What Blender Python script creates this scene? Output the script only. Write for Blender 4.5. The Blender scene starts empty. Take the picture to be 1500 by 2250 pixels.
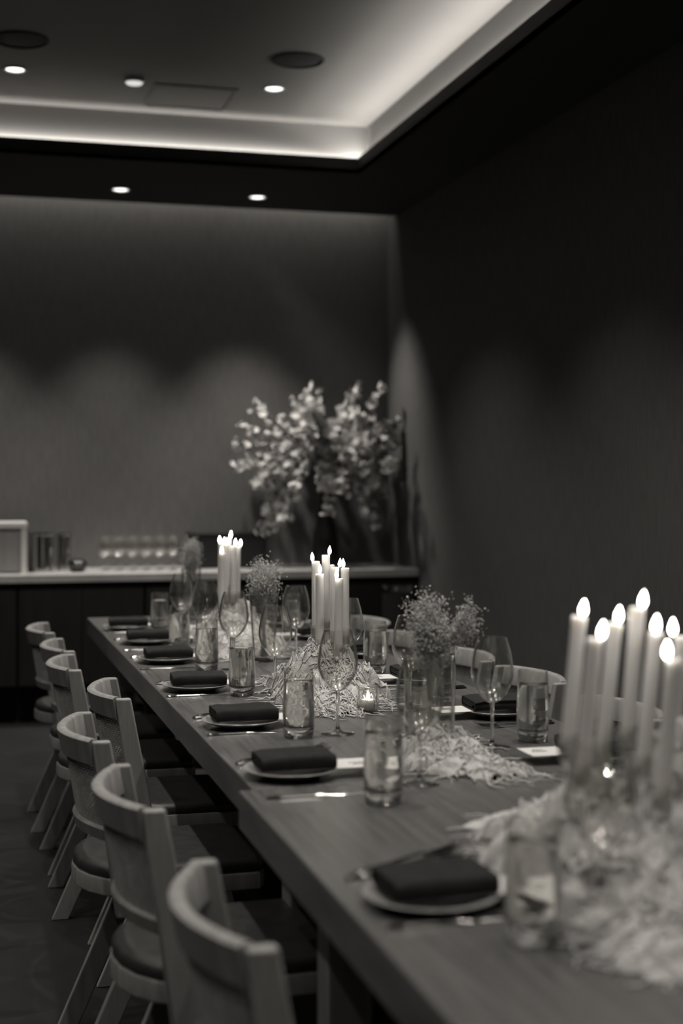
import bpy, math, random
from mathutils import Vector, Matrix, noise, Euler

random.seed(7)
scene = bpy.context.scene
COL = scene.collection
R = math.radians

# ------------------------------------------------------------------ camera
PSI = math.atan(840 / 3125)                       # camera turned to the right of the table's long axis
cam_d = bpy.data.cameras.new('camera')
cam = bpy.data.objects.new('camera', cam_d)
COL.objects.link(cam)
cam.location = (0, 0, 1.32)
cam.rotation_euler = (R(90), 0, -PSI)
cam_d.sensor_fit = 'VERTICAL'
cam_d.sensor_height = 36
cam_d.sensor_width = 24
cam_d.lens = 50
cam_d.shift_y = -60 / 2250
cam_d.clip_start = 0.05
cam_d.dof.use_dof = True
cam_d.dof.focus_distance = 3.75
cam_d.dof.aperture_fstop = 2.0
scene.camera = cam

# ------------------------------------------------------------------ world, colour management, render options
w = bpy.data.worlds.new('world')
scene.world = w
w.use_nodes = True
w.node_tree.nodes['Background'].inputs[0].default_value = (0, 0, 0, 1)
w.node_tree.nodes['Background'].inputs[1].default_value = 0
scene.view_settings.view_transform = 'Standard'
scene.view_settings.look = 'None'
scene.view_settings.gamma = 1
scene.view_settings.use_curve_mapping = False
scene.view_settings.exposure = 0.0
cy = scene.cycles
cy.use_denoising = True
cy.max_bounces = 16
cy.diffuse_bounces = 1
cy.glossy_bounces = 6
cy.transmission_bounces = 16
cy.transparent_max_bounces = 40
cy.caustics_reflective = False
cy.caustics_refractive = False
cy.sample_clamp_indirect = 12.0
cy.blur_glossy = 0.5
cy.adaptive_threshold = 0.02

WARM = (1.0, 0.945, 0.875)

# room measures (metres)
XR, XL = 2.616, -2.1           # right and left wall
YB, YF = 8.6, -2.8             # back and front wall
ZS, ZLIP, ZC = 2.985, 3.063, 3.25   # soffit underside, top of the cove lip, recessed ceiling
CX0, CX1, CY0, CY1 = -1.54, 2.054, -2.2, 7.31    # the opening in the soffit
COVE = 0.075                   # how far the recess reaches behind the lip
SLOT_Y = 8.43                  # the soffit stops short of the back wall here
ZT = 0.75                      # table top

def area(name, loc, rot, sx, sy, power, spread=180):
    l = bpy.data.lights.new(name, 'AREA')
    l.shape = 'RECTANGLE'; l.size = sx; l.size_y = sy
    l.energy = power; l.color = WARM; l.spread = R(spread)
    o = bpy.data.objects.new(name, l); COL.objects.link(o)
    o.location = loc; o.rotation_euler = rot
    return o

COVE_W = 2.9      # watts per metre of the cove strip
ZLED, OFF, TILT = 3.05, 0.056, R(52)
LX, LY = CX1 - CX0 + .1, CY1 - CY0 + .1
# LED strips lying in the cove behind the lip, tilted up and towards the middle of the room
area('cove_strip_light', ((CX0 + CX1) / 2, CY1 + OFF, ZLED), (R(180) - TILT, 0, 0), LX, 0.014, COVE_W * LX)
area('cove_strip_light', (CX1 + OFF, (CY0 + CY1) / 2, ZLED), (R(180), -TILT, 0), 0.014, LY, COVE_W * 1.3 * LY)
area('cove_strip_light', (CX0 - OFF, (CY0 + CY1) / 2, ZLED), (R(180), TILT, 0), 0.014, LY, COVE_W * .5 * LY)
area('cove_strip_light', ((CX0 + CX1) / 2, CY0 - OFF, ZLED), (R(180) + TILT, 0, 0), LX, 0.014, COVE_W * .5 * LX)
# wall grazing strip up in the slot along the back wall: a broad spill and a tight beam
SLOT_W, GRAZE_W = 1.6, 0.12
area('wall_slot_light', ((XL + XR) / 2, 8.50, 3.19), (R(55), 0, 0), XR - XL - .04, 0.02, SLOT_W * (XR - XL))
area('wall_grazer_light', ((XL + XR) / 2, 8.50, 3.185), (0, 0, 0), XR - XL - .04, 0.02, GRAZE_W * (XR - XL), 50)

# ------------------------------------------------------------------ materials
def new_mat(name):
    m = bpy.data.materials.new(name); m.use_nodes = True
    nt = m.node_tree; nt.nodes.clear()
    out = nt.nodes.new('ShaderNodeOutputMaterial')
    return m, nt, out

def N(nt, kind, **kw):
    n = nt.nodes.new(kind)
    for k, v in kw.items():
        setattr(n, k, v)
    return n

def grey(v):
    return (v, v * 0.985, v * 0.965, 1)

def mat(name, col, rough=0.5, metal=0.0, scale=(20, 20, 20), var=0.25, bump=0.0, bscale=None, detail=5, spec=0.5, coat=0.0, sss=0.0, distort=0.0):
    m, nt, out = new_mat(name)
    p = N(nt, 'ShaderNodeBsdfPrincipled')
    nt.links.new(p.outputs[0], out.inputs[0])
    tc = N(nt, 'ShaderNodeTexCoord'); mp = N(nt, 'ShaderNodeMapping')
    mp.inputs['Scale'].default_value = scale
    nt.links.new(tc.outputs['Object'], mp.inputs[0])
    nz = N(nt, 'ShaderNodeTexNoise'); nz.inputs['Scale'].default_value = 1; nz.inputs['Detail'].default_value = detail
    nz.inputs['Distortion'].default_value = distort
    nt.links.new(mp.outputs[0], nz.inputs['Vector'])
    cr = N(nt, 'ShaderNodeValToRGB')
    cr.color_ramp.elements[0].position = 0.3; cr.color_ramp.elements[1].position = 0.7
    cr.color_ramp.elements[0].color = grey(col * (1 - var)); cr.color_ramp.elements[1].color = grey(col * (1 + var))
    nt.links.new(nz.outputs[0], cr.inputs[0]); nt.links.new(cr.outputs[0], p.inputs['Base Color'])
    p.inputs['Roughness'].default_value = rough; p.inputs['Metallic'].default_value = metal
    p.inputs['Specular IOR Level'].default_value = spec; p.inputs['Coat Weight'].default_value = coat
    p.inputs['Coat Roughness'].default_value = 0.25
    if sss:
        p.inputs['Subsurface Weight'].default_value = sss
        p.inputs['Subsurface Radius'].default_value = (1, .9, .8)
        p.inputs['Subsurface Scale'].default_value = 0.012
    if bump:
        b = N(nt, 'ShaderNodeBump'); b.inputs['Strength'].default_value = bump; b.inputs['Distance'].default_value = 0.004
        src = nz
        if bscale:
            mp2 = N(nt, 'ShaderNodeMapping'); mp2.inputs['Scale'].default_value = bscale
            nt.links.new(tc.outputs['Object'], mp2.inputs[0])
            src = N(nt, 'ShaderNodeTexNoise'); src.inputs['Scale'].default_value = 1; src.inputs['Detail'].default_value = 3
            nt.links.new(mp2.outputs[0], src.inputs['Vector'])
        nt.links.new(src.outputs[0], b.inputs['Height']); nt.links.new(b.outputs[0], p.inputs['Normal'])
    return m

def mat_thin_glass(name, tint=0.98, rough=0.22, f0=0.075, r0=.42, r1=.92):
    m, nt, out = new_mat(name)
    tr = N(nt, 'ShaderNodeBsdfTransparent'); tr.inputs[0].default_value = (tint, tint, tint * .99, 1)
    gl = N(nt, 'ShaderNodeBsdfGlossy'); gl.inputs['Roughness'].default_value = rough; gl.inputs[0].default_value = (1, 1, 1, 1)
    lw = N(nt, 'ShaderNodeLayerWeight'); lw.inputs[0].default_value = 0.5
    g2 = N(nt, 'ShaderNodeBsdfGlossy'); g2.inputs['Roughness'].default_value = .05; g2.inputs[0].default_value = (1, 1, 1, 1)
    gm = N(nt, 'ShaderNodeMixShader'); gm.inputs[0].default_value = .6
    nt.links.new(gl.outputs[0], gm.inputs[1]); nt.links.new(g2.outputs[0], gm.inputs[2])
    pw = N(nt, 'ShaderNodeMath', operation='POWER'); pw.inputs[1].default_value = 3.2
    ma = N(nt, 'ShaderNodeMath', operation='MULTIPLY_ADD'); ma.inputs[1].default_value = 0.9; ma.inputs[2].default_value = f0
    mx = N(nt, 'ShaderNodeMixShader')
    nt.links.new(lw.outputs['Facing'], pw.inputs[0]); nt.links.new(pw.outputs[0], ma.inputs[0]); nt.links.new(ma.outputs[0], mx.inputs[0])
    rf = N(nt, 'ShaderNodeBsdfRefraction'); rf.inputs['IOR'].default_value = 1.42; rf.inputs['Roughness'].default_value = 0; rf.inputs[0].default_value = (tint, tint, tint, 1)
    mr = N(nt, 'ShaderNodeMapRange', interpolation_type='SMOOTHSTEP'); mr.inputs[1].default_value = r0; mr.inputs[2].default_value = r1
    m2 = N(nt, 'ShaderNodeMixShader')
    nt.links.new(lw.outputs['Facing'], mr.inputs[0]); nt.links.new(mr.outputs[0], m2.inputs[0])
    nt.links.new(tr.outputs[0], m2.inputs[1]); nt.links.new(rf.outputs[0], m2.inputs[2])
    nt.links.new(m2.outputs[0], mx.inputs[1]); nt.links.new(gm.outputs[0], mx.inputs[2]); nt.links.new(mx.outputs[0], out.inputs[0])
    return m

def mat_glass(name, ior, tint=0.98, rough=0.0):
    m, nt, out = new_mat(name)
    g = N(nt, 'ShaderNodeBsdfGlass'); g.inputs['IOR'].default_value = ior; g.inputs['Roughness'].default_value = rough
    g.inputs[0].default_value = (tint, tint, tint, 1)
    gl = N(nt, 'ShaderNodeBsdfGlossy'); gl.inputs['Roughness'].default_value = .2
    lw = N(nt, 'ShaderNodeLayerWeight'); lw.inputs[0].default_value = 0.5
    ma = N(nt, 'ShaderNodeMath', operation='MULTIPLY_ADD'); ma.inputs[1].default_value = 0.1; ma.inputs[2].default_value = 0.05
    mx = N(nt, 'ShaderNodeMixShader')
    nt.links.new(lw.outputs['Facing'], ma.inputs[0]); nt.links.new(ma.outputs[0], mx.inputs[0])
    nt.links.new(g.outputs[0], mx.inputs[1]); nt.links.new(gl.outputs[0], mx.inputs[2]); nt.links.new(mx.outputs[0], out.inputs[0])
    return m

def mat_emit(name, strength, col=(1, .97, .92)):
    m, nt, out = new_mat(name)
    e = N(nt, 'ShaderNodeEmission'); e.inputs[0].default_value = (*col, 1); e.inputs[1].default_value = strength
    nt.links.new(e.outputs[0], out.inputs[0])
    return m

M = {}
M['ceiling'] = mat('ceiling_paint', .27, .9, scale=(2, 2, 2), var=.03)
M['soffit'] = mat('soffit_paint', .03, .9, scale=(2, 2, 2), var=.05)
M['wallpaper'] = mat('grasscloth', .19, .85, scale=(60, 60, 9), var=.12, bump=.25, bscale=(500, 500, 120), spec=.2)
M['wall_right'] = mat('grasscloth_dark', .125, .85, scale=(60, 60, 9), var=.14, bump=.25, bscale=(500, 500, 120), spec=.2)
M['floor'] = mat('floor_concrete', .024, .75, scale=(2.5, 2.5, 2.5), var=.22, bump=.05, bscale=(60, 60, 60), spec=.1)
M['table'] = mat('table_wood', .113, .32, scale=(130, 3.0, 20), var=.34, bump=.1, spec=.36, distort=.4)
M['chair'] = mat('chair_oak', .31, .5, scale=(40, 40, 5), var=.2, bump=.05, spec=.4, distort=.5)
M['cane'] = mat('cane', .32, .5, scale=(60, 60, 60), var=.15)
M['leather'] = mat('leather', .05, .38, scale=(30, 30, 30), var=.2, bump=.06, bscale=(300, 300, 300))
M['cabinet'] = mat('cabinet_wood', .02, .6, scale=(30, 30, 3), var=.2, spec=.3)
M['plinth'] = mat('plinth', .012, .8)
M['stone'] = mat('worktop_stone', .5, .35, scale=(6, 6, 6), var=.15)
M['black'] = mat('black_matte', .012, .6)
M['blackvase'] = mat('black_glaze', .012, .35)
M['steel'] = mat('polished_steel', .55, .12, metal=1, var=.05)
M['cutlery'] = mat('cutlery_steel', .6, .16, metal=1, var=.05)
M['bowlmetal'] = mat('bowl_metal', .07, .25, metal=1, var=.1)
M['napkin'] = mat('napkin_cloth', .028, .9, scale=(40, 40, 40), var=.2, bump=.15, bscale=(900, 900, 900), spec=.15)
M['plate'] = mat('plate_glaze', .3, .3, var=.06)
M['card'] = mat('card_paper', .72, .8, var=.02, spec=.2)
M['ink'] = mat('ink', .25, .8, var=.02)
M['gauze'] = mat('gauze', .7, .95, scale=(90, 90, 90), var=.12, bump=.9, bscale=(420, 420, 420), spec=.05)
M['wax'] = mat('wax', .9, .45, scale=(120, 120, 4), var=.05, sss=.5)
M['wick'] = mat('wick', .05, .9)
M['flower'] = mat('dried_flower', .66, .9, scale=(60, 60, 60), var=.35, spec=.1)
M['blossom'] = mat('blossom', .8, .8, scale=(15, 15, 15), var=.25, spec=.1)
M['branch'] = mat('branch_bark', .07, .9)
M['white'] = mat('white_lacquer', .7, .5, var=.03)
M['whiteslat'] = mat('pale_wicker', .38, .7, scale=(30, 30, 200), var=.2)
M['speaker'] = mat('speaker_mesh', .03, .8, scale=(200, 200, 200), var=.4)
M['trim'] = mat('fixture_trim', .5, .5, var=.03)
M['bin'] = mat('bin_metal', .10, .38, metal=.7, scale=(40, 40, 2), var=.2)
M['thin'] = mat_thin_glass('wine_glass')
M['thin_wall'] = mat_thin_glass('tumbler_glass', .99, r0=.8, r1=1.3)
M['glass'] = mat_glass('solid_glass', 1.48, .99, .04)
M['water'] = mat_glass('water', 1.33, 1.0, .012)
M['flame'] = mat_emit('led_flame', 22.0, (1, .95, .86))
M['lens'] = mat_emit('downlight_lens', 3.0)
M['lensdim'] = mat_emit('downlight_lens_dim', .75)

# ------------------------------------------------------------------ mesh helpers
class MB:
    def __init__(self):
        self.v = []; self.f = []
    def add(self, vs, fs, mtx=None):
        o = len(self.v)
        for p in vs:
            p = Vector(p)
            self.v.append(tuple(mtx @ p) if mtx else tuple(p))
        self.f += [tuple(i + o for i in f) for f in fs]
        return self
    def box(self, x0, x1, y0, y1, z0, z1, mtx=None):
        vs = [(x, y, z) for z in (z0, z1) for y in (y0, y1) for x in (x0, x1)]
        return self.add(vs, [(0, 2, 3, 1), (4, 5, 7, 6), (0, 1, 5, 4), (2, 6, 7, 3), (0, 4, 6, 2), (1, 3, 7, 5)], mtx)
    def lathe(self, prof, seg=32, mtx=None, closed=False):
        vs = []; fs = []; rings = []
        for r, z in prof:
            if r < 1e-6:
                rings.append([len(vs)]); vs.append((0, 0, z))
            else:
                rings.append(list(range(len(vs), len(vs) + seg)))
                vs += [(r * math.cos(2 * math.pi * k / seg), r * math.sin(2 * math.pi * k / seg), z) for k in range(seg)]
        pairs = list(zip(rings[:-1], rings[1:]))
        if closed: pairs.append((rings[-1], rings[0]))
        for a, b in pairs:
            for k in range(seg):
                k2 = (k + 1) % seg
                if len(a) == 1 and len(b) == 1: continue
                if len(a) == 1: fs.append((a[0], b[k2], b[k]))
                elif len(b) == 1: fs.append((a[k], a[k2], b[0]))
                else: fs.append((a[k], a[k2], b[k2], b[k]))
        return self.add(vs, fs, mtx)
    def tube(self, pts, rad, seg=6, cap=True):
        pts = [Vector(p) for p in pts]; n = len(pts)
        rads = rad if isinstance(rad, (list, tuple)) else [rad] * n
        vs = []; fs = []
        up = Vector((0, 0, 1)); t0 = (pts[1] - pts[0]).normalized()
        if abs(t0.dot(up)) > .95: up = Vector((1, 0, 0))
        for i, p in enumerate(pts):
            t = (pts[min(i + 1, n - 1)] - pts[max(i - 1, 0)])
            t = t.normalized() if t.length > 1e-9 else Vector((0, 0, 1))
            a = t.cross(up)
            if a.length < 1e-4: a = t.cross(Vector((0, 1, 0)))
            a.normalize(); b = t.cross(a).normalized(); up = -b if (-b).dot(up) > 0 else b
            b = a.cross(t)
            for k in range(seg):
                g = 2 * math.pi * k / seg
                vs.append(p + a * (rads[i] * math.cos(g)) + b * (rads[i] * math.sin(g)))
        for i in range(n - 1):
            for k in range(seg):
                k2 = (k + 1) % seg
                fs.append((i * seg + k, i * seg + k2, (i + 1) * seg + k2, (i + 1) * seg + k))
        if cap:
            fs.append(tuple(range(seg))[::-1]); fs.append(tuple((n - 1) * seg + k for k in range(seg)))
        return self.add(vs, fs)
    def sweep(self, sections, cap=True, ring=True):
        """sections: list of equal-length vertex loops"""
        m = len(sections[0]); vs = [p for s in sections for p in s]; fs = []
        for i in range(len(sections) - 1):
            for k in range(m if ring else m - 1):
                k2 = (k + 1) % m
                fs.append((i * m + k, i * m + k2, (i + 1) * m + k2, (i + 1) * m + k))
        if cap:
            fs.append(tuple(range(m))[::-1]); fs.append(tuple((len(sections) - 1) * m + k for k in range(m)))
        return self.add(vs, fs)
    def mesh(self, name, material, angle=40, flat=False):
        me = bpy.data.meshes.new(name)
        me.from_pydata(self.v, [], self.f); me.update()
        import bmesh
        bm = bmesh.new(); bm.from_mesh(me); bmesh.ops.recalc_face_normals(bm, faces=bm.faces); bm.to_mesh(me); bm.free()
        if not flat:
            me.polygons.foreach_set('use_smooth', [True] * len(me.polygons))
            me.set_sharp_from_angle(angle=R(angle))
        me.materials.append(material)
        return me
    def build(self, name, material, parent=None, angle=40, flat=False, bevel=0, kind=None):
        o = bpy.data.objects.new(name, self.mesh(name, material, angle, flat))
        COL.objects.link(o)
        if parent: o.parent = parent
        if bevel:
            b = o.modifiers.new('bevel', 'BEVEL'); b.width = bevel; b.segments = 3; b.limit_method = 'ANGLE'; b.angle_limit = R(35)
            b.harden_normals = False
        if kind: o['kind'] = kind
        return o

def empty(name, loc=(0, 0, 0), rz=0):
    o = bpy.data.objects.new(name, None); COL.objects.link(o)
    o.location = loc; o.rotation_euler = (0, 0, rz); o.empty_display_size = .05
    return o

def tag(o, label, cat, group=None):
    o['label'] = label; o['category'] = cat
    if group: o['group'] = group
    return o

def inst(name, me, parent=None, loc=(0, 0, 0), rot=(0, 0, 0), scale=(1, 1, 1)):
    o = bpy.data.objects.new(name, me); COL.objects.link(o)
    o.location = loc; o.rotation_euler = rot; o.scale = scale
    if parent: o.parent = parent
    return o

def copy_tree(o, parent=None):
    c = o.copy(); COL.objects.link(c); c.parent = parent
    for k in ('label', 'group', 'category'):
        if k in o: c[k] = o[k]
    for ch in list(o.children):
        copy_tree(ch, c)
    return c

def place(proto, used, loc, rz=0):
    """first use moves the prototype itself, later ones copy it"""
    o = proto if not used else copy_tree(proto)
    used.append(o)
    o.location = loc; o.rotation_euler = (0, 0, rz)
    return o

ORD = ['first', 'second', 'third', 'fourth', 'fifth', 'sixth', 'seventh', 'eighth', 'ninth', 'tenth', 'eleventh', 'twelfth']
FAR = ['farthest', 'second from the far end', 'third from the far end', 'fourth from the far end', 'fifth from the far end', 'second nearest', 'nearest']

def structure(o):
    o['kind'] = 'structure'; return o

# ------------------------------------------------------------------ the room shell
structure(MB().box(XL - .1, XR + .1, YF - .1, YB + .1, -.1, 0).build('floor', M['floor']))
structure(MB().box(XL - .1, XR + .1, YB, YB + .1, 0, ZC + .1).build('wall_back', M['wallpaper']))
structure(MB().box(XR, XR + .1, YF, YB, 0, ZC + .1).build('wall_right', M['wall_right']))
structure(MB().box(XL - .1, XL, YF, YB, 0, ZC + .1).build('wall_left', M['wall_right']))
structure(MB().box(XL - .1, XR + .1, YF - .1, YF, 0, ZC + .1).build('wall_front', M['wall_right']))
ceil = structure(MB().box(CX0 - COVE - .02, CX1 + COVE + .02, CY0 - COVE - .02, CY1 + COVE + .02, ZC, ZC + .06).build('ceiling', M['ceiling']))
# dropped soffit round the recess: boxes standing back from the slot at the rear
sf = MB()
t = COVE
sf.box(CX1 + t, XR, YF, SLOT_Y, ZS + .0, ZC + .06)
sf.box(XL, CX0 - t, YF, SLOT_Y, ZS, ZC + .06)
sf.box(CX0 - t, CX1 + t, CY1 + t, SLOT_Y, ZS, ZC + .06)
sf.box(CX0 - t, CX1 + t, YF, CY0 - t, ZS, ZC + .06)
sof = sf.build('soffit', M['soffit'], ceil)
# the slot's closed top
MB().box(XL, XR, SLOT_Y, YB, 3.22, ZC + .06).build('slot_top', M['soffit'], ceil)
# cove: pale inner faces of the recess, then ledge and lip
cv = MB()
th = .004
cv.box(CX0 - t, CX1 + t, CY1 + t - th, CY1 + t, ZS + .02, ZC)
cv.box(CX0 - t, CX1 + t, CY0 - t, CY0 - t + th, ZS + .02, ZC)
cv.box(CX1 + t - th, CX1 + t, CY0 - t, CY1 + t, ZS + .02, ZC)
cv.box(CX0 - t, CX0 - t + th, CY0 - t, CY1 + t, ZS + .02, ZC)
cv.build('cove_face', M['ceiling'], ceil)
lp = MB()
def frame(b, x0, x1, y0, y1, wdt, z0, z1):
    b.box(x0, x1, y1, y1 + wdt, z0, z1); b.box(x0, x1, y0 - wdt, y0, z0, z1)
    b.box(x1, x1 + wdt, y0 - wdt, y1 + wdt, z0, z1); b.box(x0 - wdt, x0, y0 - wdt, y1 + wdt, z0, z1)
frame(lp, CX0, CX1, CY0, CY1, COVE, ZS, ZS + .018)
frame(lp, CX0, CX1, CY0, CY1, .016, ZS, ZLIP)
lp.build('cove_lip', M['soffit'], ceil)
# flush access hatch in the recessed ceiling
hatch = empty('access_hatch', (1.11, 7.03, ZC))
tag(hatch, 'square access hatch flush in the recessed ceiling near the cove corner', 'hatch')
MB().box(-.19, .19, -.185, .185, -.003, 0).build('panel', M['ceiling'], hatch)
fr = MB()
frame(fr, -.194, .194, -.19, .19, .012, -.007, 0)
fr.build('hatch_frame', M['ceiling'], hatch)
structure(MB().box(XL, XR, YB - .012, YB, 0, .09).build('baseboard_back', M['cabinet']))
structure(MB().box(XR - .012, XR, YF, YB - .65, 0, .09).build('baseboard_right', M['cabinet']))

# ------------------------------------------------------------------ ceiling fixtures
def downlight(x, y, z, power, label, lens='lens', cone=92, blend=1.0, r=.042, tilt=0):
    e = empty('downlight', (x, y, z))
    tag(e, label, 'downlight', 'recessed downlights')
    MB().lathe([(r + .012, 0), (r + .012, -.006), (r + .004, -.008), (r, -.004), (r, 0)], 28).build('trim_ring', M['trim'], e)
    MB().lathe([(r, -.002), (r * .8, -.005), (0, -.006)], 28).build('lens', M[lens], e)
    l = bpy.data.lights.new('downlight_lamp', 'SPOT')
    l.energy = power; l.color = WARM; l.spot_size = R(cone); l.spot_blend = blend; l.shadow_soft_size = .035
    o = bpy.data.objects.new('downlight_lamp', l); COL.objects.link(o); o.parent = e
    o.location = (0, 0, -.045); o.rotation_euler = (tilt, 0, 0)
    return e
KEY = 128
downlight(.251, 6.767, ZC, KEY * 1.0, 'bright downlight beside the left ceiling speaker, leftmost in the recessed ceiling')
downlight(1.48, 6.767, ZC, KEY * .8, 'bright downlight below the right ceiling speaker, near the cove corner')
downlight(.878, 8.055, ZS, 74, 'left of the two downlights in the dark soffit before the back wall', cone=72)
downlight(1.664, 8.062, ZS, 112, 'right of the two downlights in the dark soffit before the back wall', cone=72)
# unseen downlights added for more light, carrying on the rows out of view
for k, (y, pw, pl) in enumerate(((5.25, .75, .4), (4.15, .75, .35), (3.05, .58, .45), (1.95, .26, .36), (.85, .26, .32), (-.6, .5, 1.3))):
    downlight(.251, y, ZC, KEY * pl, 'added downlight over the left chairs, %s row back from the recess end' % ORD[k + 1])
    downlight(1.48, y, ZC, KEY * pw, 'added downlight over the right chairs, %s row back from the recess end' % ORD[k + 1])
    downlight(-.978, y, ZC, KEY * (.34 if k < 5 else 1.1), 'added downlight over the open floor, %s row back from the recess end' % ORD[k + 1])
downlight(.092, 8.05, ZS, 74, 'added downlight in the soffit above the slatted box on the counter', cone=72)  # unseen, added to the soffit row to light back wall and counter
# narrow spot head added unseen in the wall slot, brightening the right wall's corner
e = tag(empty('added_slot_spot', (1.5, 8.51, 3.19)), 'small added spot head hidden in the ceiling slot above the black box', 'spotlight')
MB().lathe([(0, .03), (.02, .03), (.02, -.03), (.016, -.03), (.014, -.015), (0, -.012)], 20).build('head', M['trim'], e)
l = bpy.data.lights.new('added_slot_lamp', 'SPOT'); l.energy = 120; l.color = WARM; l.spot_size = R(37); l.spot_blend = 1; l.shadow_soft_size = .045
o = bpy.data.objects.new('added_slot_lamp', l); COL.objects.link(o); o.parent = e; o.location = (0, 0, -.05)
o.rotation_euler = Vector((1.116, -.38, -1.55)).to_track_quat('-Z', 'Y').to_euler()
# dim shallow fixture between the bright ones
e = tag(empty('dome_fixture', (.804, 6.784, ZC)), 'small dim dome fixture between two bright ceiling downlights', 'downlight')
MB().lathe([(.05, 0), (.05, -.014), (.042, -.02), (.04, -.016)], 28).build('collar', M['trim'], e)
MB().lathe([(.042, -.016), (.036, -.026), (.02, -.031), (0, -.032)], 28).build('dome', M['lensdim'], e)
for x, y, lab in ((.257, 6.31, 'round dark ceiling speaker at the left edge of the picture'), (1.486, 6.287, 'round dark ceiling speaker near the right cove')):
    e = tag(empty('ceiling_speaker', (x, y, ZC)), lab, 'speaker', 'round ceiling speakers')
    MB().lathe([(.122, 0), (.122, -.005), (.112, -.009), (.11, -.004)], 40).build('rim', M['speaker'], e)
    MB().lathe([(.111, -.002), (.06, -.007), (0, -.008)], 40).build('grille', M['speaker'], e)

# ------------------------------------------------------------------ back counter
CYF = 7.98; CZ = .826
cabs = [(-.74, .305), (.315, 1.0), (1.01, 1.7), (1.71, XR - .006)]
clab = ['dark cabinet below the slatted box, leftmost under the counter', 'dark cabinet below the row of stemmed glasses',
        'dark cabinet below the black box, second from the right wall', 'dark cabinet in the corner against the right wall']
for (x0, x1), lab in zip(cabs, clab):
    e = tag(empty('cabinet', ((x0 + x1) / 2, CYF, 0)), lab, 'cabinet', 'cabinets under the back counter')
    h = (x1 - x0) / 2
    MB().box(-h, h, .02, .60, .21, CZ - .05).build('body', M['cabinet'], e)
    MB().box(-h + .002, -.0015, 0, .0195, .215, CZ - .06).build('door', M['cabinet'], e, bevel=.002)
    MB().box(.0015, h - .002, 0, .0195, .215, CZ - .06).build('door', M['cabinet'], e, bevel=.002)
    MB().box(-h, h, .12, .60, 0, .21).build('plinth', M['plinth'], e)
tag(MB().box(-.76, XR - .004, CYF - .02, YB - .004, CZ - .045, CZ).build('worktop', M['stone'], bevel=.003),
    'long pale stone worktop along the back wall', 'worktop')

# slatted pale box at the far left
e = tag(empty('slatted_box', (.16, 8.27, CZ)), 'pale ribbed box with white lid at the left end of the counter', 'box')
for sx in (-1, 1):
    for sy in (-1, 1):
        MB().box(sx * .19 - .015, sx * .19 + .015, sy * .13 - .015, sy * .13 + .015, 0, .25).build('post', M['white'], e)
slat = MB().box(-.185, .185, -.006, .006, 0, .012).mesh('slat', M['whiteslat'])
slat2 = MB().box(-.006, .006, -.125, .125, 0, .012).mesh('slat', M['whiteslat'])
for k in range(15):
    z = .012 + k * .0158
    inst('slat', slat, e, (0, -.13, z)); inst('slat', slat2, e, (.19, 0, z))
MB().box(-.18, .18, -.12, .12, .004, .245).build('liner', M['whiteslat'], e)
MB().box(-.21, .21, -.15, .15, .25, .285).build('lid', M['white'], e, bevel=.006)
# steel cylinders
def canister(name, x, y, r, h, lab):
    e = tag(empty(name, (x, y, CZ)), lab, 'wine cooler', 'steel canisters on the counter')
    MB().lathe([(0, 0), (r, 0), (r, h), (r - .003, h), (r - .004, .01), (0, .01)], 40).build('body', M['steel'], e)
    MB().lathe([(r + .001, h - .012), (r + .003, h - .008), (r + .002, h), (r - .002, h)], 40).build('rim', M['steel'], e)
canister('steel_canister', .451, 8.25, .073, .218, 'wide polished steel cylinder beside the slatted box on the counter')
canister('steel_canister', .582, 8.36, .042, .214, 'narrow polished steel cylinder behind the dark metal bowl')
e = tag(empty('metal_bowl', (.648, 8.18, CZ)), 'small dark metal bowl with a lid on the counter', 'bowl')
MB().lathe([(0, 0), (.03, 0), (.052, .02), (.058, .045), (.055, .045), (.045, .02), (0, .008)], 32).build('bowl', M['bowlmetal'], e)
MB().lathe([(.057, .046), (.05, .06), (.03, .071), (0, .074)], 32).build('lid', M['bowlmetal'], e)
# black box
e = tag(empty('black_box', (1.545, 8.4, CZ)), 'low black box standing on the counter behind the far candles', 'box')
MB().box(-.222, .222, -.12, .12, .004, .198).build('body', M['black'], e, bevel=.006)
MB().box(-.226, .226, -.124, .124, .198, .21).build('lid', M['black'], e, bevel=.004)

# slim standing bin before the corner cabinet
e = tag(empty('standing_bin', (2.37, 7.62, 0)), 'slim dark metal cylinder bin standing on the floor before the corner cabinet', 'bin')
MB().lathe([(0, 0), (.082, 0), (.082, .735), (.076, .735), (.074, .02), (0, .02)], 40).build('body', M['bin'], e)
MB().lathe([(.084, .72), (.086, .745), (.083, .755), (.07, .755), (.07, .745)], 40).build('rim', M['steel'], e)

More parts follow.
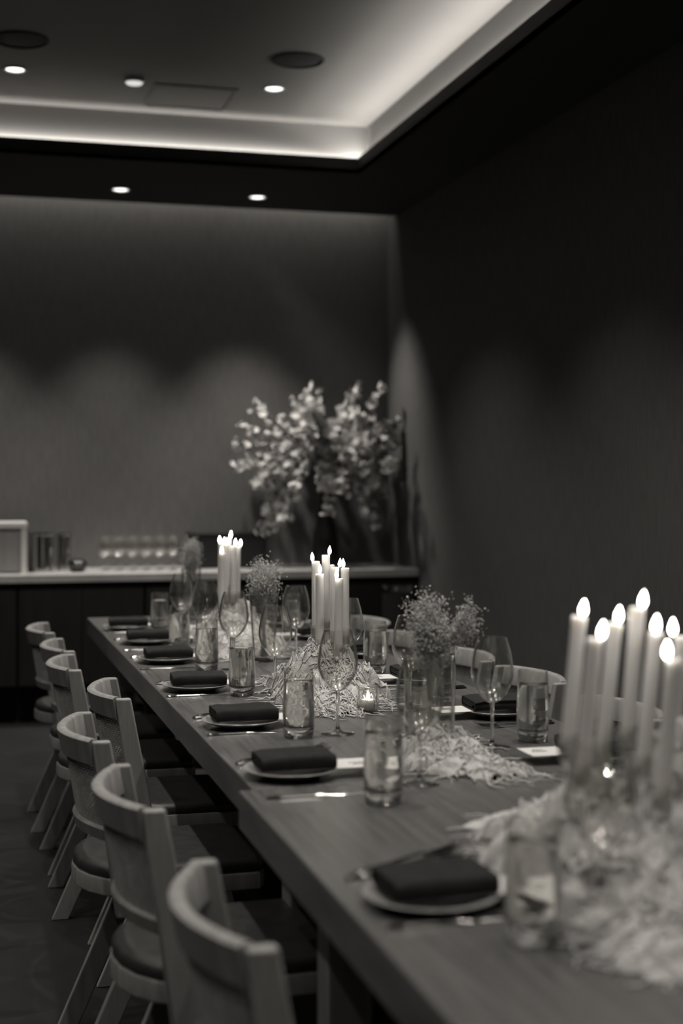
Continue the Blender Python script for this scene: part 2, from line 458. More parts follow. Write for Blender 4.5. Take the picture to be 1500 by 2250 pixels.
# ------------------------------------------------------------------ glassware prototypes
def wine_meshes():
    bowl = [(.0045, .097), (.013, .1), (.028, .1145), (.040, .134), (.0462, .156), (.0455, .176), (.041, .205), (.0312, .239)]
    def smooth(pr, n=5):
        out = []
        for i in range(len(pr) - 1):
            p0 = pr[max(i - 1, 0)]; p1 = pr[i]; p2 = pr[i + 1]; p3 = pr[min(i + 2, len(pr) - 1)]
            for k in range(n):
                q = k / n
                out.append(tuple(.5 * ((2 * p1[j]) + (-p0[j] + p2[j]) * q + (2 * p0[j] - 5 * p1[j] + 4 * p2[j] - p3[j]) * q * q + (-p0[j] + 3 * p1[j] - 3 * p2[j] + p3[j]) * q ** 3) for j in (0, 1)))
        return out + [pr[-1]]
    o = smooth(bowl); inner = [(max(r - .0009, .0003), z + .0006) for r, z in o[::-1]]
    inner[0] = (o[-1][0] - .0009, o[-1][1]); inner[-1] = (0, .1005)
    b = MB().lathe(o + inner, 40).mesh('bowl', M['thin'], 60)
    s = MB().lathe([(0, .0985), (.0055, .0985), (.0046, .09), (.0036, .075), (.0033, .045), (.0038, .02), (.006, .0095), (.011, .006)], 16).mesh('stem', M['glass'], 60)
    f = MB().lathe([(0, .007), (.011, .0062), (.022, .004), (.0385, .0022), (.0395, .0012), (.0385, 0), (0, 0)], 40).mesh('foot', M['thin'], 60)
    return b, s, f
WB, WS, WF = wine_meshes()
def wine_glass(loc, label, group, s=1.0):
    e = tag(empty('wine_glass', loc, random.uniform(0, 6)), label, 'wine glass', group)
    inst('bowl', WB, e); inst('stem', WS, e); inst('foot', WF, e)
    e.scale = (s, s, s)
    return e
TG = MB().lathe([(.0354, .0285), (.0364, .055), (.0358, .09), (.0345, .12), (.0325, .1565), (.032, .157), (.0315, .1565),
                 (.0334, .12), (.0346, .09), (.0351, .055), (.0347, .0305)], 40, closed=True).mesh('wall', M['thin_wall'], 50)
TB = MB().lathe([(0, .0008), (.028, 0), (.0332, .004), (.0353, .028), (.0345, .0295), (.031, .0255), (.02, .0205), (0, .019)], 40).mesh('base', M['glass'], 50)
TW = MB().lathe([(0, .0205), (.02, .022), (.0305, .027), (.034, .032), (.0353, .055), (.0348, .09), (.0336, .12), (.0332, .128), (.0322, .1272), (0, .127)], 40).mesh('water', M['water'], 50)
def tumbler(loc, label, group):
    e = tag(empty('water_tumbler', loc), label, 'glass', group)
    inst('wall', TG, e); inst('base', TB, e); inst('water', TW, e)
    return e

# row of stemmed glasses on the counter
cg = sorted([(.80 + .078 * k, 8.2) for k in range(6)] + [(.835 + .078 * k, 8.33) for k in range(5)] + [(1.2 + .02, 8.31)])
for k, (x, y) in enumerate(cg):
    wine_glass((x, y, CZ), 'stemmed glass on the back counter, %s from the left in its cluster' % ORD[k], 'stemmed glasses on the counter', .82)

# tall black vase and the big blossoming branches
VX, VY = 2.13, 8.3
tag(MB().lathe([(0, 0), (.06, 0), (.075, .02), (.078, .08), (.07, .18), (.05, .30), (.035, .42), (.032, .52), (.04, .58), (.036, .58), (.028, .52), (.03, .42), (0, .3)], 32).build('floor_vase', M['blackvase']),
    'tall slim black vase on the counter holding blossoming branches', 'vase').location = (VX, VY, CZ)
bpy.data.objects['floor_vase'].name = 'tall_vase'
arr = tag(empty('blossom_branches', (VX, VY, CZ + .56)), 'large spray of pale blossoming branches in the tall black vase', 'branches')
rng = random.Random(11)
pet = MB()
for k in range(5):
    a = 2 * math.pi * k / 5
    m_ = Matrix.Rotation(a, 4, 'Z')
    pet.add([(0, 0, 0), (.009, -.009, .003), (.019, -.006, .007), (.019, .006, .007), (.009, .009, .003), (.011, 0, -.002)],
            [(0, 1, 5), (1, 2, 5), (2, 3, 5), (3, 4, 5), (4, 0, 5), (0, 4, 3, 2, 1)], m_)
pet.lathe([(0, -.004), (.005, 0), (.003, .006), (0, .007)], 6)
PET = pet.mesh('blossom', M['blossom'], flat=True)
count = 0
rest = MB()
branches = []
# azimuth (0 = +x), rise, reach, droop
spec = []
for k in range(30):
    spec.append((k * 2.399 + rng.uniform(-.3, .3), rng.uniform(.05, 1.25), rng.uniform(.3, .5), rng.uniform(.1, .5)))
spec += [(3.4, .3, .45, 4.5), (4.7, .3, .33, 5), (5.9, .2, .45, 4.5), (3.0, .2, .5, 3.5), (5.4, .3, .4, 4.5), (3.8, .3, .38, 4), (2.8, .45, .40, 1.7), (4.9, .3, .22, 2.4), (3.1, .4, .5, .5), (3.4, .2, .5, .4), (3.3, .5, .33, 1.9), (4.6, .4, .2, 2.2), (6.0, .35, .36, 1.9), (3.6, .3, .42, 1.5), (5.2, .3, .3, 1.8)]
spec += [(2.9, .75, .52, .1), (.15, 1.0, .6, .1), (4.2, 1.2, .5, .1), (5.2, 1.15, .5, .1)]
for az, rise, reach, droop in spec:
    d0 = Vector((math.cos(az) * math.cos(rise), math.sin(az) * math.cos(rise) * .55, math.sin(rise)))
    p = Vector((0, 0, -.06)); pts = [p.copy()]
    n = 12; d_ = (d0 * .75 + Vector((0, 0, .9))).normalized()
    step = (reach + .12) / n
    for i in range(n):
        q = i / n
        d_ = (d_ * .8 + (d0 + Vector((0, 0, -droop * q * 1.3))) * .3 + Vector((rng.uniform(-.1, .1), rng.uniform(-.1, .1), rng.uniform(-.1, .1)))).normalized()
        p = p + d_ * step
        p.x = min(p.x, .34 + .1 * (p.z > .1)); p.y = min(p.y, YB - VY - .06)
        pts.append(p.copy())
    br = MB().tube(pts, [.005 - .0035 * i / n for i in range(n + 1)], 5).build('branch', M['branch'], arr)
    for b in range(30):
        q = rng.uniform(.3, 1.0) ** .8 * n
        i = min(int(q), n - 1); base = pts[i].lerp(pts[i + 1], q - i)
        c = base + Vector((rng.uniform(-1, 1), rng.uniform(-1, 1), rng.uniform(-1, 1))) * .035
        c.x = min(c.x, .37 + .08 * (c.z > .1)); c.y = min(c.y, YB - VY - .03)
        rot = Euler((rng.uniform(-1.4, 1.4), rng.uniform(-1.4, 1.4), rng.uniform(0, 6))); s = rng.uniform(.85, 1.45)
        if count < 300 and b < 9:
            inst('blossom', PET, br, c, rot, (s, s, s)); count += 1
        else:
            mt = Matrix.Translation(c) @ rot.to_matrix().to_4x4() @ Matrix.Scale(s, 4)
            rest.add([v.co for v in PET.vertices], [tuple(p_.vertices) for p_ in PET.polygons], mt)
rest.build('small_blossoms', M['blossom'], arr, flat=True, kind='stuff')

# ------------------------------------------------------------------ the table: two tables butted end to end
def table(x0, x1, y0, y1, label, zt=ZT):
    e = tag(empty('dining_table', ((x0 + x1) / 2, (y0 + y1) / 2, 0)), label, 'table', 'dining tables set end to end')
    hx, hy = (x1 - x0) / 2, (y1 - y0) / 2
    MB().box(-hx, hx, -hy, hy, zt - .07, zt).build('tabletop', M['table'], e, bevel=.003)
    MB().box(-hx + .1, hx - .1, -hy + .14, hy - .14, zt - .13, zt - .07).build('apron', M['cabinet'], e)
    for sx in (-1, 1):
        for sy in (-1, 1):
            cx, cy_ = sx * (hx - .15), sy * (hy - .2)
            MB().box(cx - .04, cx + .04, cy_ - .04, cy_ + .04, 0, zt - .07).build('leg', M['chair'], e, bevel=.004)
    for sy in (-1, 1):
        MB().box(-hx + .19, hx - .19, sy * (hy - .2) - .02, sy * (hy - .2) + .02, .12, .18).build('stretcher', M['chair'], e)
    return e
table(.53, 1.40, 2.615, 6.17, 'long wooden dining table at the far end, before the counter')
table(.503, 1.395, .25, 2.609, 'nearer wooden dining table, butted against the far one')

# ------------------------------------------------------------------ chairs
def chair_proto():
    e = empty('dining_chair')
    HW = .205
    def arc_x(y, sag=.06, x0=-.165):
        return x0 - sag * (1 - (y / HW) ** 2)
    def lean(z):
        return (.76 - z) * .17
    def curved_bar(z0, z1, th, hw, nseg=18):
        secs = []
        for i in range(nseg + 1):
            y = -hw + 2 * hw * i / nseg
            xt = arc_x(y) + lean(z1); xb = arc_x(y) + lean(z0)
            ch = min(.006, th * .3)
            secs.append([(xb - th / 2, y, z0), (xb + th / 2, y, z0), (xt + th / 2, y, z1 - ch), (xt + th / 2 - ch, y, z1), (xt - th / 2 + ch, y, z1), (xt - th / 2, y, z1 - ch)])
        return MB().sweep(secs)
    curved_bar(.705, .762, .024, HW - .012).build('top_rail', M['chair'], e, 50)
    curved_bar(.535, .565, .018, HW - .012).build('lower_rail', M['chair'], e, 50)
    # woven cane between the rails
    cn = MB()
    zs = [.566 + .0062 * i for i in range(23)]
    hw = HW - .014
    for z in zs:
        cn.tube([(arc_x(y) + lean(z), y, z) for y in [-hw + 2 * hw * i / 14 for i in range(15)]], .0012, 3, False)
    for k in range(60):
        y = -hw + 2 * hw * (k + .5) / 60
        cn.tube([(arc_x(y) + lean(z) + .0012, y, z) for z in (.563, .61, .66, .708)], .0012, 3, False)
    for k in range(-20, 40, 1):
        y0 = -hw + 2 * hw * k / 28
        y1 = y0 + .142
        a, b = max(y0, -hw), min(y1, hw)
        if b - a < .02: continue
        z_ = lambda y: .565 + (y - y0)
        cn.tube([(arc_x(y) + lean(z_(y)) - .0012, y, z_(y)) for y in [a + (b - a) * i / 5 for i in range(6)]], .001, 3, False)
    cn.build('cane_back', M['cane'], e, kind='stuff')
    # posts, planks leaning back
    def plank(p0, p1, w0, w1, y, th):
        # p = (x, z); horizontal width along x
        vs = []
        for (x, z), w_ in ((p0, w0), (p1, w1)):
            vs += [(x - w_ / 2, y - th / 2, z), (x + w_ / 2, y - th / 2, z), (x + w_ / 2, y + th / 2, z), (x - w_ / 2, y + th / 2, z)]
        return MB().add(vs, [(3, 2, 1, 0), (4, 5, 6, 7), (0, 1, 5, 4), (1, 2, 6, 5), (2, 3, 7, 6), (3, 0, 4, 7)])
    for sy in (-1, 1):
        plank((-.095, .37), (-.158, .76), .062, .04, sy * HW, .024).build('back_post', M['chair'], e, bevel=.005)
        plank((-.20, 0), (-.02, .405), .05, .056, sy * (HW - .028), .022).build('rear_leg', M['chair'], e, bevel=.003)
        plank((.17, 0), (.06, .405), .045, .056, sy * (HW - .028), .022).build('front_leg', M['chair'], e, bevel=.003)
    # seat: rounded at the back
    def outline(s, n=10):
        pts = []
        w_ = .192 * s
        pts += [(.20 * s, -w_), (.215 * s, -w_ + .03), (.215 * s, w_ - .03), (.20 * s, w_)]
        for i in range(n + 1):
            a = math.pi / 2 + math.pi * i / n
            cx, ay = -.06, w_
            pts.append((cx * s + .145 * s * math.cos(a), ay * math.sin(a)))
        return pts
    def slab(z0, z1, s, rnd):
        secs = []
        prof = [(z0, s - rnd * .6), (z0 + rnd * .15, s), (z1 - rnd * .25, s), (z1 - rnd * .07, s - rnd * .35), (z1, s - rnd * 1.1)]
        for z, q in prof:
            secs.append([(x, y, z) for x, y in outline(q)])
        return MB().sweep(secs)
    slab(.405, .444, 1.0, .02).build('seat_frame', M['chair'], e, 35)
    # flat leather pad over the whole seat
    MB().sweep([[(x, y, z) for x, y in outline(q)] for z, q in ((.4442, .975), (.449, .985), (.460, .985), (.468, .965), (.472, .92), (.473, .8))]).build('cushion', M['leather'], e, 70)
    MB().box(-.05, .07, -HW + .03, HW - .03, .37, .404).build('stretcher', M['chair'], e)
    return e
cp = chair_proto(); used = []
left_near = [(.324, 5.489), (.345, 4.872), (.336, 4.362), (.412, 3.745), (.291, 3.140), (.311, 2.461), (.346, 1.692)]
llab = ['farthest', 'second from the far end', 'third from the far end', 'fourth from the far end, pushed in closest', 'fifth from the far end, pulled out', 'second nearest to the camera', 'nearest to the camera, large and blurred']
for (x, y), lab in zip(left_near, llab):
    c = place(cp, used, (x + .165, y + .205, 0), R(random.uniform(-2, 2)))
    tag(c, 'cane-back oak dining chair on the left side, ' + lab, 'chair', 'left row of dining chairs')
for (x, y, a), lab in zip([(1.63, 5.66, 0), (1.60, 5.03, 0), (1.62, 4.46, 0), (1.625, 3.92, 0), (1.61, 3.29, 0)],
                     ['farthest', 'second from the far end', 'third from the far end', 'second nearest', 'nearest, behind the near candles']):
    c = place(cp, used, (x - .15, y, 0), math.pi + R(random.uniform(-3, 3)))
    tag(c, 'cane-back oak dining chair on the right side, ' + lab, 'chair', 'right row of dining chairs')

# ------------------------------------------------------------------ place settings
PLATE = MB().lathe([(0, 0), (.05, 0), (.055, .003), (.075, .009), (.093, .0155), (.0955, .0175), (.094, .019), (.088, .0175), (.06, .0085), (.05, .007), (0, .007)], 48).mesh('plate', M['plate'], 50)
def napkin_mesh(seed):
    rg = random.Random(seed)
    def arc(cy_, cz, ry, rz, a0, a1, n):
        return [(cy_ + ry * math.cos(R(a0 + (a1 - a0) * i / n)), cz + rz * math.sin(R(a0 + (a1 - a0) * i / n))) for i in range(n + 1)]
    path = [(.030, .0155)] + [(y, .0155) for y in (.02, 0, -.02)] + arc(-.041, .0195, .004, .004, 270, 90, 5)
    path += [(y, .0235) for y in (-.01, .015)] + arc(.045, .0142, .007, .0096, 90, -90, 7)
    path += [(y, .0042) for y in (.02, 0, -.02)] + arc(-.049, .0182, .006, .014, 270, 90, 9)
    path += [(y, .0325) for y in (-.035, -.02, 0, .02, .035)] + [(.046, .0315), (.054, .028)]
    n = len(path); L = .148; nx = 16
    nrm = []
    for i in range(n):
        a = path[max(i - 1, 0)]; b = path[min(i + 1, n - 1)]
        t_ = Vector((b[0] - a[0], b[1] - a[1])).normalized(); nrm.append((-t_.y, t_.x))
    th = .0033
    secs = []
    for k in range(nx + 1):
        x = -L / 2 + L * k / nx
        edge = min(1, min(k, nx - k) / 2.0)
        sec = []
        sag = .70 + .08 * edge + .05 * noise.noise((x * 14 + seed, 1.3, seed))
        tw = (x / L) * .008 * rg.uniform(.7, 1.3)
        for s in (1, -1):
            idx = range(n) if s == 1 else range(n - 1, -1, -1)
            for i in idx:
                y, z = path[i]
                y2 = y + nrm[i][0] * th * s + tw + .002 * noise.noise((x * 20, z * 60, seed))
                z2 = (z + nrm[i][1] * th * s) * sag + .0015 * noise.noise((x * 18, y * 25, seed + 5)) * (z / .03)
                sec.append((x, y2, max(z2, .0004)))
        secs.append(sec)
    return MB().sweep(secs).mesh('napkin', M['napkin'], 60)
NAPS = [napkin_mesh(s) for s in (3, 8, 14)]
def knife_mesh():
    b = MB(); secs = []
    for x, w_, h in ((0, .0035, .004), (.004, .0055, .0058), (.03, .0052, .005), (.09, .0045, .004), (.105, .004, .004), (.115, .008, .0022), (.16, .0095, .0016), (.2, .008, .0014), (.222, .002, .001)):
        secs.append([(x, -w_, h * .3), (x, -w_ * .6, 0), (x, w_ * .6, 0), (x, w_, h * .3), (x, w_ * .6, h), (x, -w_ * .6, h)])
    return b.sweep(secs).mesh('knife', M['cutlery'], 50)
def fork_mesh():
    b = MB(); secs = []
    for x, w_, z, h in ((0, .003, 0, .004), (.004, .006, 0, .0052), (.04, .005, .001, .004), (.09, .003, .004, .003), (.13, .003, .006, .003), (.142, .009, .004, .002), (.155, .011, .002, .002)):
        secs.append([(x, -w_, z + h * .3), (x, -w_ * .6, z), (x, w_ * .6, z), (x, w_, z + h * .3), (x, w_ * .6, z + h), (x, -w_ * .6, z + h)])
    b.sweep(secs)
    for k in range(4):
        y = -.0085 + k * .00567
        b.tube([(.152, y, .003), (.175, y, .003), (.195, y, .006), (.206, y * .95, .011)], [.0017, .0016, .0014, .0007], 5)
    return b.mesh('fork', M['cutlery'], 50)
KN, FK = knife_mesh(), fork_mesh()
CARD = MB().box(-.085, .085, -.045, .045, 0, .0008).mesh('card', M['card'], flat=True)
def script_mesh(seed):
    rg = random.Random(seed); b = MB(); x = .0
    pts = []
    for k in range(26):
        pts.append((.036 + k * .0013, .006 * math.sin(k * 1.9 + seed) * rg.uniform(.5, 1.2) , .0012))
    b.tube(pts, .0005, 4)
    pts = [(.04 + k * .0012, -.016 + .0045 * math.sin(k * 2.1 + seed) * rg.uniform(.5, 1.1), .0012) for k in range(20)]
    b.tube(pts, .0004, 4)
    return b.mesh('handwriting', M['ink'], 60)
SCR = [script_mesh(s) for s in (1, 2, 3)]

plates_l = [(.637, 5.611), (.650, 5.110), (.644, 4.556), (.637, 3.918), (.644, 3.301), (.628, 2.713), (.621, 1.838)]
knives_l = [(.549, 5.493), (.543, 4.894), (.538, 4.387), (.536, 3.805), (.543, 3.195), (.537, 2.521), (.53, 1.745)]
tumb_l = [(.742, 5.441), (.730, 4.857), (.734, 4.323), (.739, 3.785), (.740, 3.125), (.733, 2.438), (.691, 1.650)]
wine_l = [(.803, 5.274), (.811, 4.808), (.820, 4.334), (.837, 3.811), (.837, 3.147), (.848, 2.580), (.799, 1.687)]
def setting(px, py, side, where, k):
    """side +1: diner on the left of the table; -1: on the right"""
    rz = 0 if side > 0 else math.pi
    sd = 'left' if side > 0 else 'right'
    tag(inst('plate', PLATE, None, (px, py, ZT + .0004)), 'small pale plate under the napkin on the %s side, %s' % (sd, where), 'plate', sd + ' side plates')
    # card tucked under the napkin, reaching towards the middle of the table
    c = inst('place_card', CARD, None, (px + side * .078, py - side * .004, ZT + .0196), (0, 0, rz + R(random.uniform(-5, 5))))
    tag(c, 'white place card tucked under the napkin on the %s side, %s' % (sd, where), 'card', sd + ' side place cards')
    inst('handwriting', SCR[k % 3], c)
    n = inst('napkin', NAPS[k % 3], None, (px + side * .004, py, ZT + .0206), (0, 0, rz + R(random.uniform(-4, 4))))
    tag(n, 'folded charcoal napkin on the plate on the %s side, %s' % (sd, where), 'napkin', sd + ' side napkins')
for k in range(7):
    px, py = plates_l[k]; wh = FAR[k]
    setting(px, py, 1, wh, k)
    kx, ky = knives_l[k]
    tag(inst('knife', KN, None, (kx, ky, ZT + .0005), (0, 0, R(3))), 'steel table knife beside the plate on the left side, ' + wh, 'knife', 'left side knives')
    for j in range(2):
        a = R((23, 28)[j])
        f_ = inst('fork', FK, None, (kx + .006 + j * .012, py + .132 + j * .022, ZT + .0005), (0, 0, a), (1.16, 1.16, 1.16))
        tag(f_, 'steel fork %s the plate on the left side, %s' % (('close to', 'farther from')[j], wh), 'fork', 'left side forks')
    tumbler((*tumb_l[k], ZT), 'water tumbler on the left side of the table, ' + wh, 'left side water tumblers')
    wine_glass((*wine_l[k], ZT), 'empty wine glass on the left side of the table, ' + wh, 'left side wine glasses')
plates_r = [5.611, 5.11, 4.556, 3.90, 3.29, 2.72]
rwh = ['farthest', 'second from the far end', 'third from the far end', 'third nearest', 'second nearest', 'nearest, behind the near candles']
for k, y in enumerate(plates_r):
    setting(1.285, y, -1, rwh[k], k + 1)
    for j in range(2):
        if k < 3: continue
        f_ = inst('fork', FK, None, (1.375 - .005 * j, y - .12 - .026 * j, ZT + .0005), (0, 0, math.pi + R(6)))
        tag(f_, 'steel fork %s the plate on the right side, %s' % (('close to', 'farther from')[j], rwh[k]), 'fork', 'right side forks')
for (x, y), wh in zip([(1.221, 5.278), (1.218, 4.139), (1.216, 3.516), (1.232, 2.945)], ['farthest', 'beside the middle candles', 'behind the flower vase', 'nearest']):
    tumbler((x, y, ZT), 'water tumbler on the right side of the table, ' + wh, 'right side water tumblers')
for (x, y), wh in zip([(1.066, 4.542), (1.092, 3.996), (1.104, 3.437), (1.117, 2.896)], ['farthest', 'half hidden behind the middle candles', 'beside the flower vase', 'nearest']):
    wine_glass((x, y, ZT), 'empty wine glass on the right side of the table, ' + wh, 'right side wine glasses')

# ------------------------------------------------------------------ candles
CL = .205
CANDLE = MB().lathe([(0, 0), (.0112, 0), (.0114, .01), (.0112, CL - .012), (.0116, CL - .004), (.0112, CL), (.0098, CL + .0004), (.008, CL - .002), (0, CL - .003)], 20).mesh('wax_body', M['wax'], 50)
WICK = MB().lathe([(0, CL - .003), (.0012, CL - .003), (.001, CL + .003), (0, CL + .003)], 6).mesh('wick', M['wick'])
fz = CL + .0015
FLAME = MB().lathe([(0, fz), (.0028, fz + .001), (.005, fz + .005), (.0056, fz + .0085), (.0048, fz + .014), (.0028, fz + .0195), (.001, fz + .0235), (0, fz + .025)], 12).mesh('flame', M['flame'], 180)
def holder(x, y, h, label, group):
    e = tag(empty('glass_candlestick', (x, y, ZT)), label, 'candlestick', group)
    s = h - .045
    MB().lathe([(.0105, s + .003), (.0135, s + .012), (.0145, h - .004), (.0152, h), (.0142, h), (.0132, s + .013), (.0095, s + .005), (0, s + .004)], 20).build('cup', M['thin'], e, 60)
    MB().lathe([(.0105, s + .003), (.006, s - .004), (.0038, s - .018), (.0034, s * .5), (.0038, .016), (.007, .0085)], 12).build('stem', M['glass'], e, 60)
    MB().lathe([(0, .0088), (.007, .0085), (.02, .005), (.03, .003), (.031, .0015), (.03, 0), (0, 0)], 28).build('foot', M['glass'], e, 60)
def candle_group(pts, lean, where, group):
    for k, (x, y, zt) in enumerate(pts):
        ln = R(lean + random.uniform(-.6, .6))
        dirv = Vector((math.cos(PSI) * math.sin(ln), -math.sin(PSI) * math.sin(ln), math.cos(ln)))
        b = Vector((x, y, zt)) - dirv * CL
        q = Vector((0, 0, 1)).rotation_difference(dirv)
        e = tag(empty('led_candle', b), 'lit ivory taper candle, %s, %s' % (where, pts_names[group][k]), 'candle', 'taper candles ' + group)
        e.rotation_mode = 'QUATERNION'; e.rotation_quaternion = q
        inst('wax_body', CANDLE, e); inst('wick', WICK, e)
        f_ = inst('flame', FLAME, e, (0, 0, 0), (R(random.uniform(-4, 4)), R(random.uniform(-4, 4)), 0))
        f_.location = (0, 0, 0)
        holder(b.x, b.y, b.z - ZT + .032, 'clear glass candlestick under the candle, %s, %s' % (where, pts_names[group][k]), 'candlesticks ' + group)
pts_names = {
    'in the near cluster': ['leftmost', 'short second from the left', 'third from the left', 'tallest', 'fifth from the left', 'shortest at the front', 'cut by the right picture edge'],
    'in the middle cluster': ['leftmost', 'tallest', 'short front left', 'right of the tallest', 'rightmost', 'shortest front right', 'hidden behind the tallest'],
    'in the far cluster': ['leftmost', 'second from the left', 'tallest', 'right of the tallest', 'rightmost', 'lowest in front']}
near = [(.884, 1.937, 1.125), (.855, 1.821, 1.105), (.935, 1.923, 1.115), (.958, 1.896, 1.140), (.956, 1.835, 1.110), (.937, 1.747, 1.083), (1.031, 1.897, 1.095)]
mid = [(.939, 3.765, 1.111), (.971, 3.777, 1.127), (.925, 3.665, 1.083), (.985, 3.732, 1.096), (1.006, 3.706, 1.095), (.970, 3.633, 1.072), (1.001, 3.842, 1.096)]
far = [(.926, 5.136, 1.107), (.926, 5.053, 1.104), (.955, 5.149, 1.126), (.960, 5.075, 1.099), (.983, 5.120, 1.095), (.902, 4.987, 1.076)]
candle_group(near, 5.2, 'in the near cluster', 'in the near cluster')
candle_group(mid, .3, 'in the middle cluster', 'in the middle cluster')
candle_group(far, 1.2, 'in the far cluster', 'in the far cluster')

# cut glass votives with a small lit candle
def votive(x, y, label):
    e = tag(empty('glass_votive', (x, y, ZT)), label, 'votive', 'cut glass votives')
    r, h = .0255, .066
    MB().lathe([(0, 0), (r - .003, 0), (r, .003), (r, h - .004), (r + .0006, h), (r - .002, h), (r - .0026, .008), (0, .007)], 36).build('cup', M['thin'], e, 50)
    g = MB(); nd = 8
    for k in range(nd):
        for s in (1, -1):
            pts = []
            for i in range(9):
                q = i / 8; a = 2 * math.pi * (k + s * q) / nd
                pts.append(((r + .0004) * math.cos(a), (r + .0004) * math.sin(a), .006 + .045 * q))
            g.tube(pts, .0009, 5)
    g.build('cut_pattern', M['glass'], e, 60)
    e2 = tag(empty('tea_candle', (x, y, ZT + .0075)), label.replace('cut glass votive', 'short wax candle inside the votive'), 'candle', 'votive candles')
    MB().lathe([(0, 0), (.017, 0), (.0175, .002), (.0172, .024), (.016, .0255), (.012, .024), (0, .0235)], 24).build('wax_body', M['wax'], e2, 50)
    MB().lathe([(0, .0245), (.0026, .026), (.0042, .03), (.0036, .035), (.0012, .041), (0, .043)], 10).build('flame', M['flame'], e2, 180)
votive(.988, 3.42, 'cut glass votive before the middle candle cluster')
votive(1.151, 2.403, 'cut glass votive behind the near candle cluster')

# ------------------------------------------------------------------ gauze runners
def gauze(label, cx, cy_, ln, wd, ht, peak, seed, nstr=110, bend=.0, slant=.0):
    e = tag(empty('gauze_runner', (cx, cy_, ZT)), label, 'table runner', 'bunched gauze runners')
    ny, nx = int(ln * 230), int(wd * 300)
    o = Vector((seed * 3.7, seed * 1.9, 0))
    def centre(t):
        return slant * t + bend * math.sin(t * 3.0 + seed) + .035 * noise.noise((t * 4 + seed, 2.1, 0))
    def half(t):
        fade = max(0.0, 1 - abs(t) ** 5) ** .5
        return wd / 2 * (.35 + .65 * fade) * (1 + .7 * noise.noise((t * 7, seed, 3)))
    def height(x, y, t, b):
        hp = ht * (.28 + .72 * math.exp(-((t - peak) / .42) ** 2)) * max(0, 1 - abs(t) ** 4)
        base = hp * max(0, 1 - abs(b) ** 1.6) ** .8
        p = Vector((x, y, 0)) + o
        f1 = 1 - abs(noise.noise(p * 22)) * 2
        f2 = 1 - abs(noise.noise(p * 55 + Vector((4, 1, 0)))) * 2
        f3 = noise.noise(p * 150)
        edge = max(0, 1 - abs(b) ** 6)
        return .0015 + (base * (.72 + .75 * noise.noise(p * 10)) + (.02 * f1 + .012 * f2 + .005 * f3 + .008) * edge * (.35 + .65 * min(1, hp / .06)))
    def surf(t, b):
        y = t * ln / 2; x = centre(t) + b * half(t)
        return Vector((x, y, max(.001, height(x, y, t, b))))
    vs = []; fs = []
    for i in range(ny + 1):
        t = -1 + 2 * i / ny
        for k in range(nx + 1):
            b = -1 + 2 * k / nx
            vs.append(surf(t, b))
    for i in range(ny):
        for k in range(nx):
            a = i * (nx + 1) + k
            fs.append((a, a + 1, a + nx + 2, a + nx + 1))
    MB().add(vs, fs).build('cloth', M['gauze'], e, 180)
    rg = random.Random(seed); st = MB()
    for s in range(nstr):
        # yarns wandering over the folds and out onto the table
        outw = rg.random() < .35
        t = rg.uniform(-.95, .95); b = rg.uniform(-.8, .8); a = rg.uniform(0, 6.28)
        if outw:
            if rg.random() < .5: t = rg.choice((-1, 1)) * rg.uniform(.8, .97); a = (math.pi / 2 if t > 0 else -math.pi / 2) + rg.uniform(-.9, .9)
            else: b = rg.choice((-1, 1)) * rg.uniform(.75, .97); a = (0 if b > 0 else math.pi) + rg.uniform(-.9, .9)
        p = surf(t, b); pts = [p + Vector((0, 0, .001))]
        x, y = p.x, p.y
        L_ = rg.uniform(.04, .12); rad = rg.uniform(.0012, .0028); n = 12
        for i in range(n):
            a += rg.uniform(-.55, .55)
            x += math.cos(a) * L_ / n; y += math.sin(a) * L_ / n
            tt = max(-1, min(1, y / (ln / 2))); hb = half(tt); bb = (x - centre(tt)) / max(hb, 1e-3)
            z = height(x, y, tt, bb) if (abs(bb) < 1 and abs(y) < ln / 2) else 0
            arch = .012 * math.sin(math.pi * (i + 1) / n) if outw and s % 5 == 0 else 0
            pts.append(Vector((x, y, max(z, .001) + rad * .8 + arch + (0 if outw else .004 * rg.random()))))
        st.tube(pts, [rad * (1 - .4 * i / n) for i in range(n + 1)], 5)
    st.build('fringe', M['gauze'], e, 180, kind='stuff')
    return e
gauze('heap of pale gauze round the near candle cluster, blurred in the foreground', .975, 1.86, .80, .42, .165, .1, 2.0, 480, .01, .05)
gauze('flat strip of pale gauze under the near flower vase', .985, 2.79, .44, .16, .05, .1, 5.0, 200, .03)
gauze('crumpled heap of pale gauze round the middle candle cluster', .952, 3.74, .70, .255, .155, .0, 9.0, 520, .01, .055)
gauze('heap of pale gauze round the far candle cluster', .95, 5.03, 1.0, .24, .12, .0, 13.0, 300, .02)

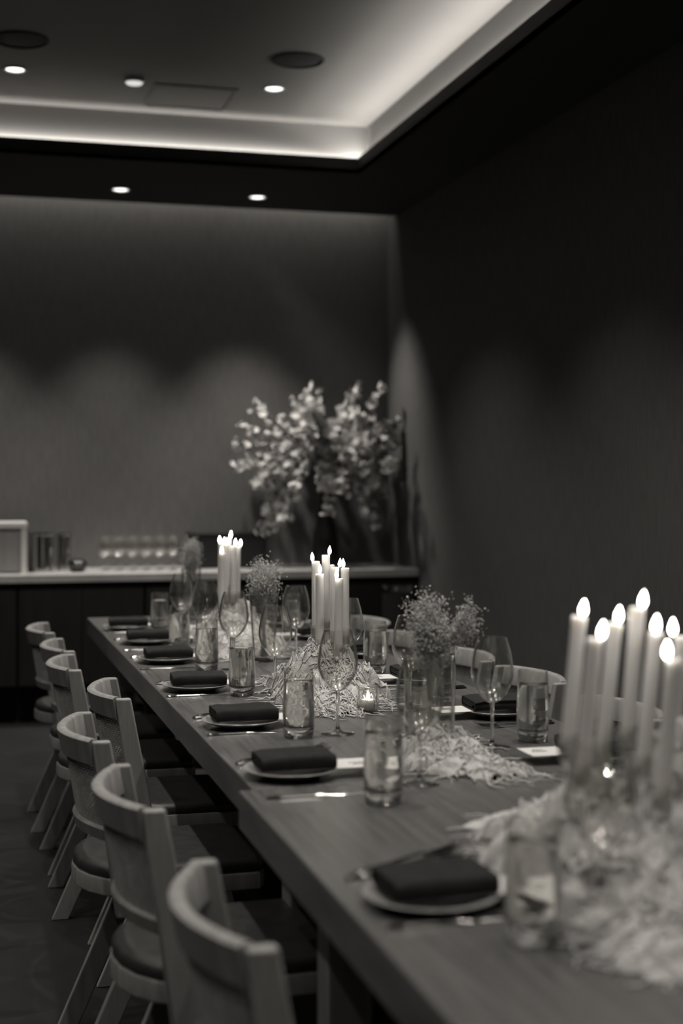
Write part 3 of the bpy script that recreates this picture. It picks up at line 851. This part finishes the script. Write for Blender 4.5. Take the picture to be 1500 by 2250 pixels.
# ------------------------------------------------------------------ flower vases on the table
def flower_vase(x, y, r0, r1, h, vlab, flab, seed, spread, top, side=None):
    e = tag(empty('glass_vase', (x, y, ZT)), vlab, 'vase', 'glass flower vases')
    MB().lathe([(0, 0), (r0 - .002, 0), (r0, .003), (r0 + (r1 - r0) * .5, h * .5), (r1, h), (r1 - .002, h), (r0 + (r1 - r0) * .5 - .002, h * .5), (r0 - .003, .014), (0, .012)], 36).build('glass', M['thin'], e, 50)
    b = tag(empty('dried_flowers', (x, y, ZT + .0125)), flab, 'flowers', 'bunches of dried flowers')
    rg = random.Random(seed); st = MB(); fl = MB()
    tip_r = spread
    oct_f = [(0, 2, 4), (2, 1, 4), (1, 3, 4), (3, 0, 4), (2, 0, 5), (1, 2, 5), (3, 1, 5), (0, 3, 5)]
    def floret(c, s):
        a = [Vector((rg.gauss(0, 1), rg.gauss(0, 1), rg.gauss(0, 1))).normalized() for _ in range(2)]
        u_ = a[0]; v_ = u_.cross(a[1]).normalized(); w_ = u_.cross(v_)
        fl.add([c + u_ * s, c - u_ * s, c + v_ * s, c - v_ * s, c + w_ * s * .6, c - w_ * s * .6], oct_f)
    stems = 40
    for k in range(stems):
        a = rg.uniform(0, 6.28); rr = math.sqrt(rg.random()) * tip_r
        zt = top * rg.uniform(.72, 1.0) * (1 - .12 * (rr / tip_r) ** 2)
        tip = Vector((rr * math.cos(a), rr * math.sin(a), zt))
        bot = Vector((rr * .3 * math.cos(a + 2.5), rr * .3 * math.sin(a + 2.5), .003))
        mid_ = bot.lerp(tip, .55) * 1.0; mid_.x *= .55; mid_.y *= .55
        st.tube([bot, mid_, tip], .0009, 4)
        for j in range(170):
            q = rg.random() ** .8
            base = mid_.lerp(tip, .15 + .85 * q)
            off = Vector((rg.gauss(0, 1), rg.gauss(0, 1), rg.gauss(0, .8))) * (.005 + .009 * q)
            floret(base + off, rg.uniform(.0014, .0032))
    if side:
        for k in range(7):
            sx, sz = side
            tip = Vector((sx * math.cos(PSI) + rg.uniform(-.02, .02), -sx * math.sin(PSI) + rg.uniform(-.02, .02), sz + rg.uniform(-.06, .02)))
            st.tube([(0, 0, .02), (r1 * .5, 0, h), tip], .0009, 4)
            for j in range(110):
                q = rg.uniform(.3, 1)
                floret(Vector((r1 * .5, 0, h)).lerp(tip, q) + Vector((rg.gauss(0, 1), rg.gauss(0, 1), rg.gauss(0, 1))) * .008, rg.uniform(.0014, .0032))
    st.build('stems', M['flower'], b, kind='stuff'); fl.build('florets', M['flower'], b, flat=True, kind='stuff')
flower_vase(.955, 2.84, .052, .054, .205, 'wide clear glass vase on the gauze before the near wine glasses', 'tall loose bunch of pale dried flowers in the nearest vase', 21, .038, .35, (.092, .30))
flower_vase(.95, 4.50, .034, .047, .215, 'conical clear glass vase between the middle and far candles', 'round fluffy bunch of pale dried flowers in the middle vase', 22, .047, .335)
flower_vase(.95, 5.99, .032, .042, .215, 'clear glass vase at the far end of the table', 'small pale bunch of dried flowers at the far table end', 23, .024, .335)
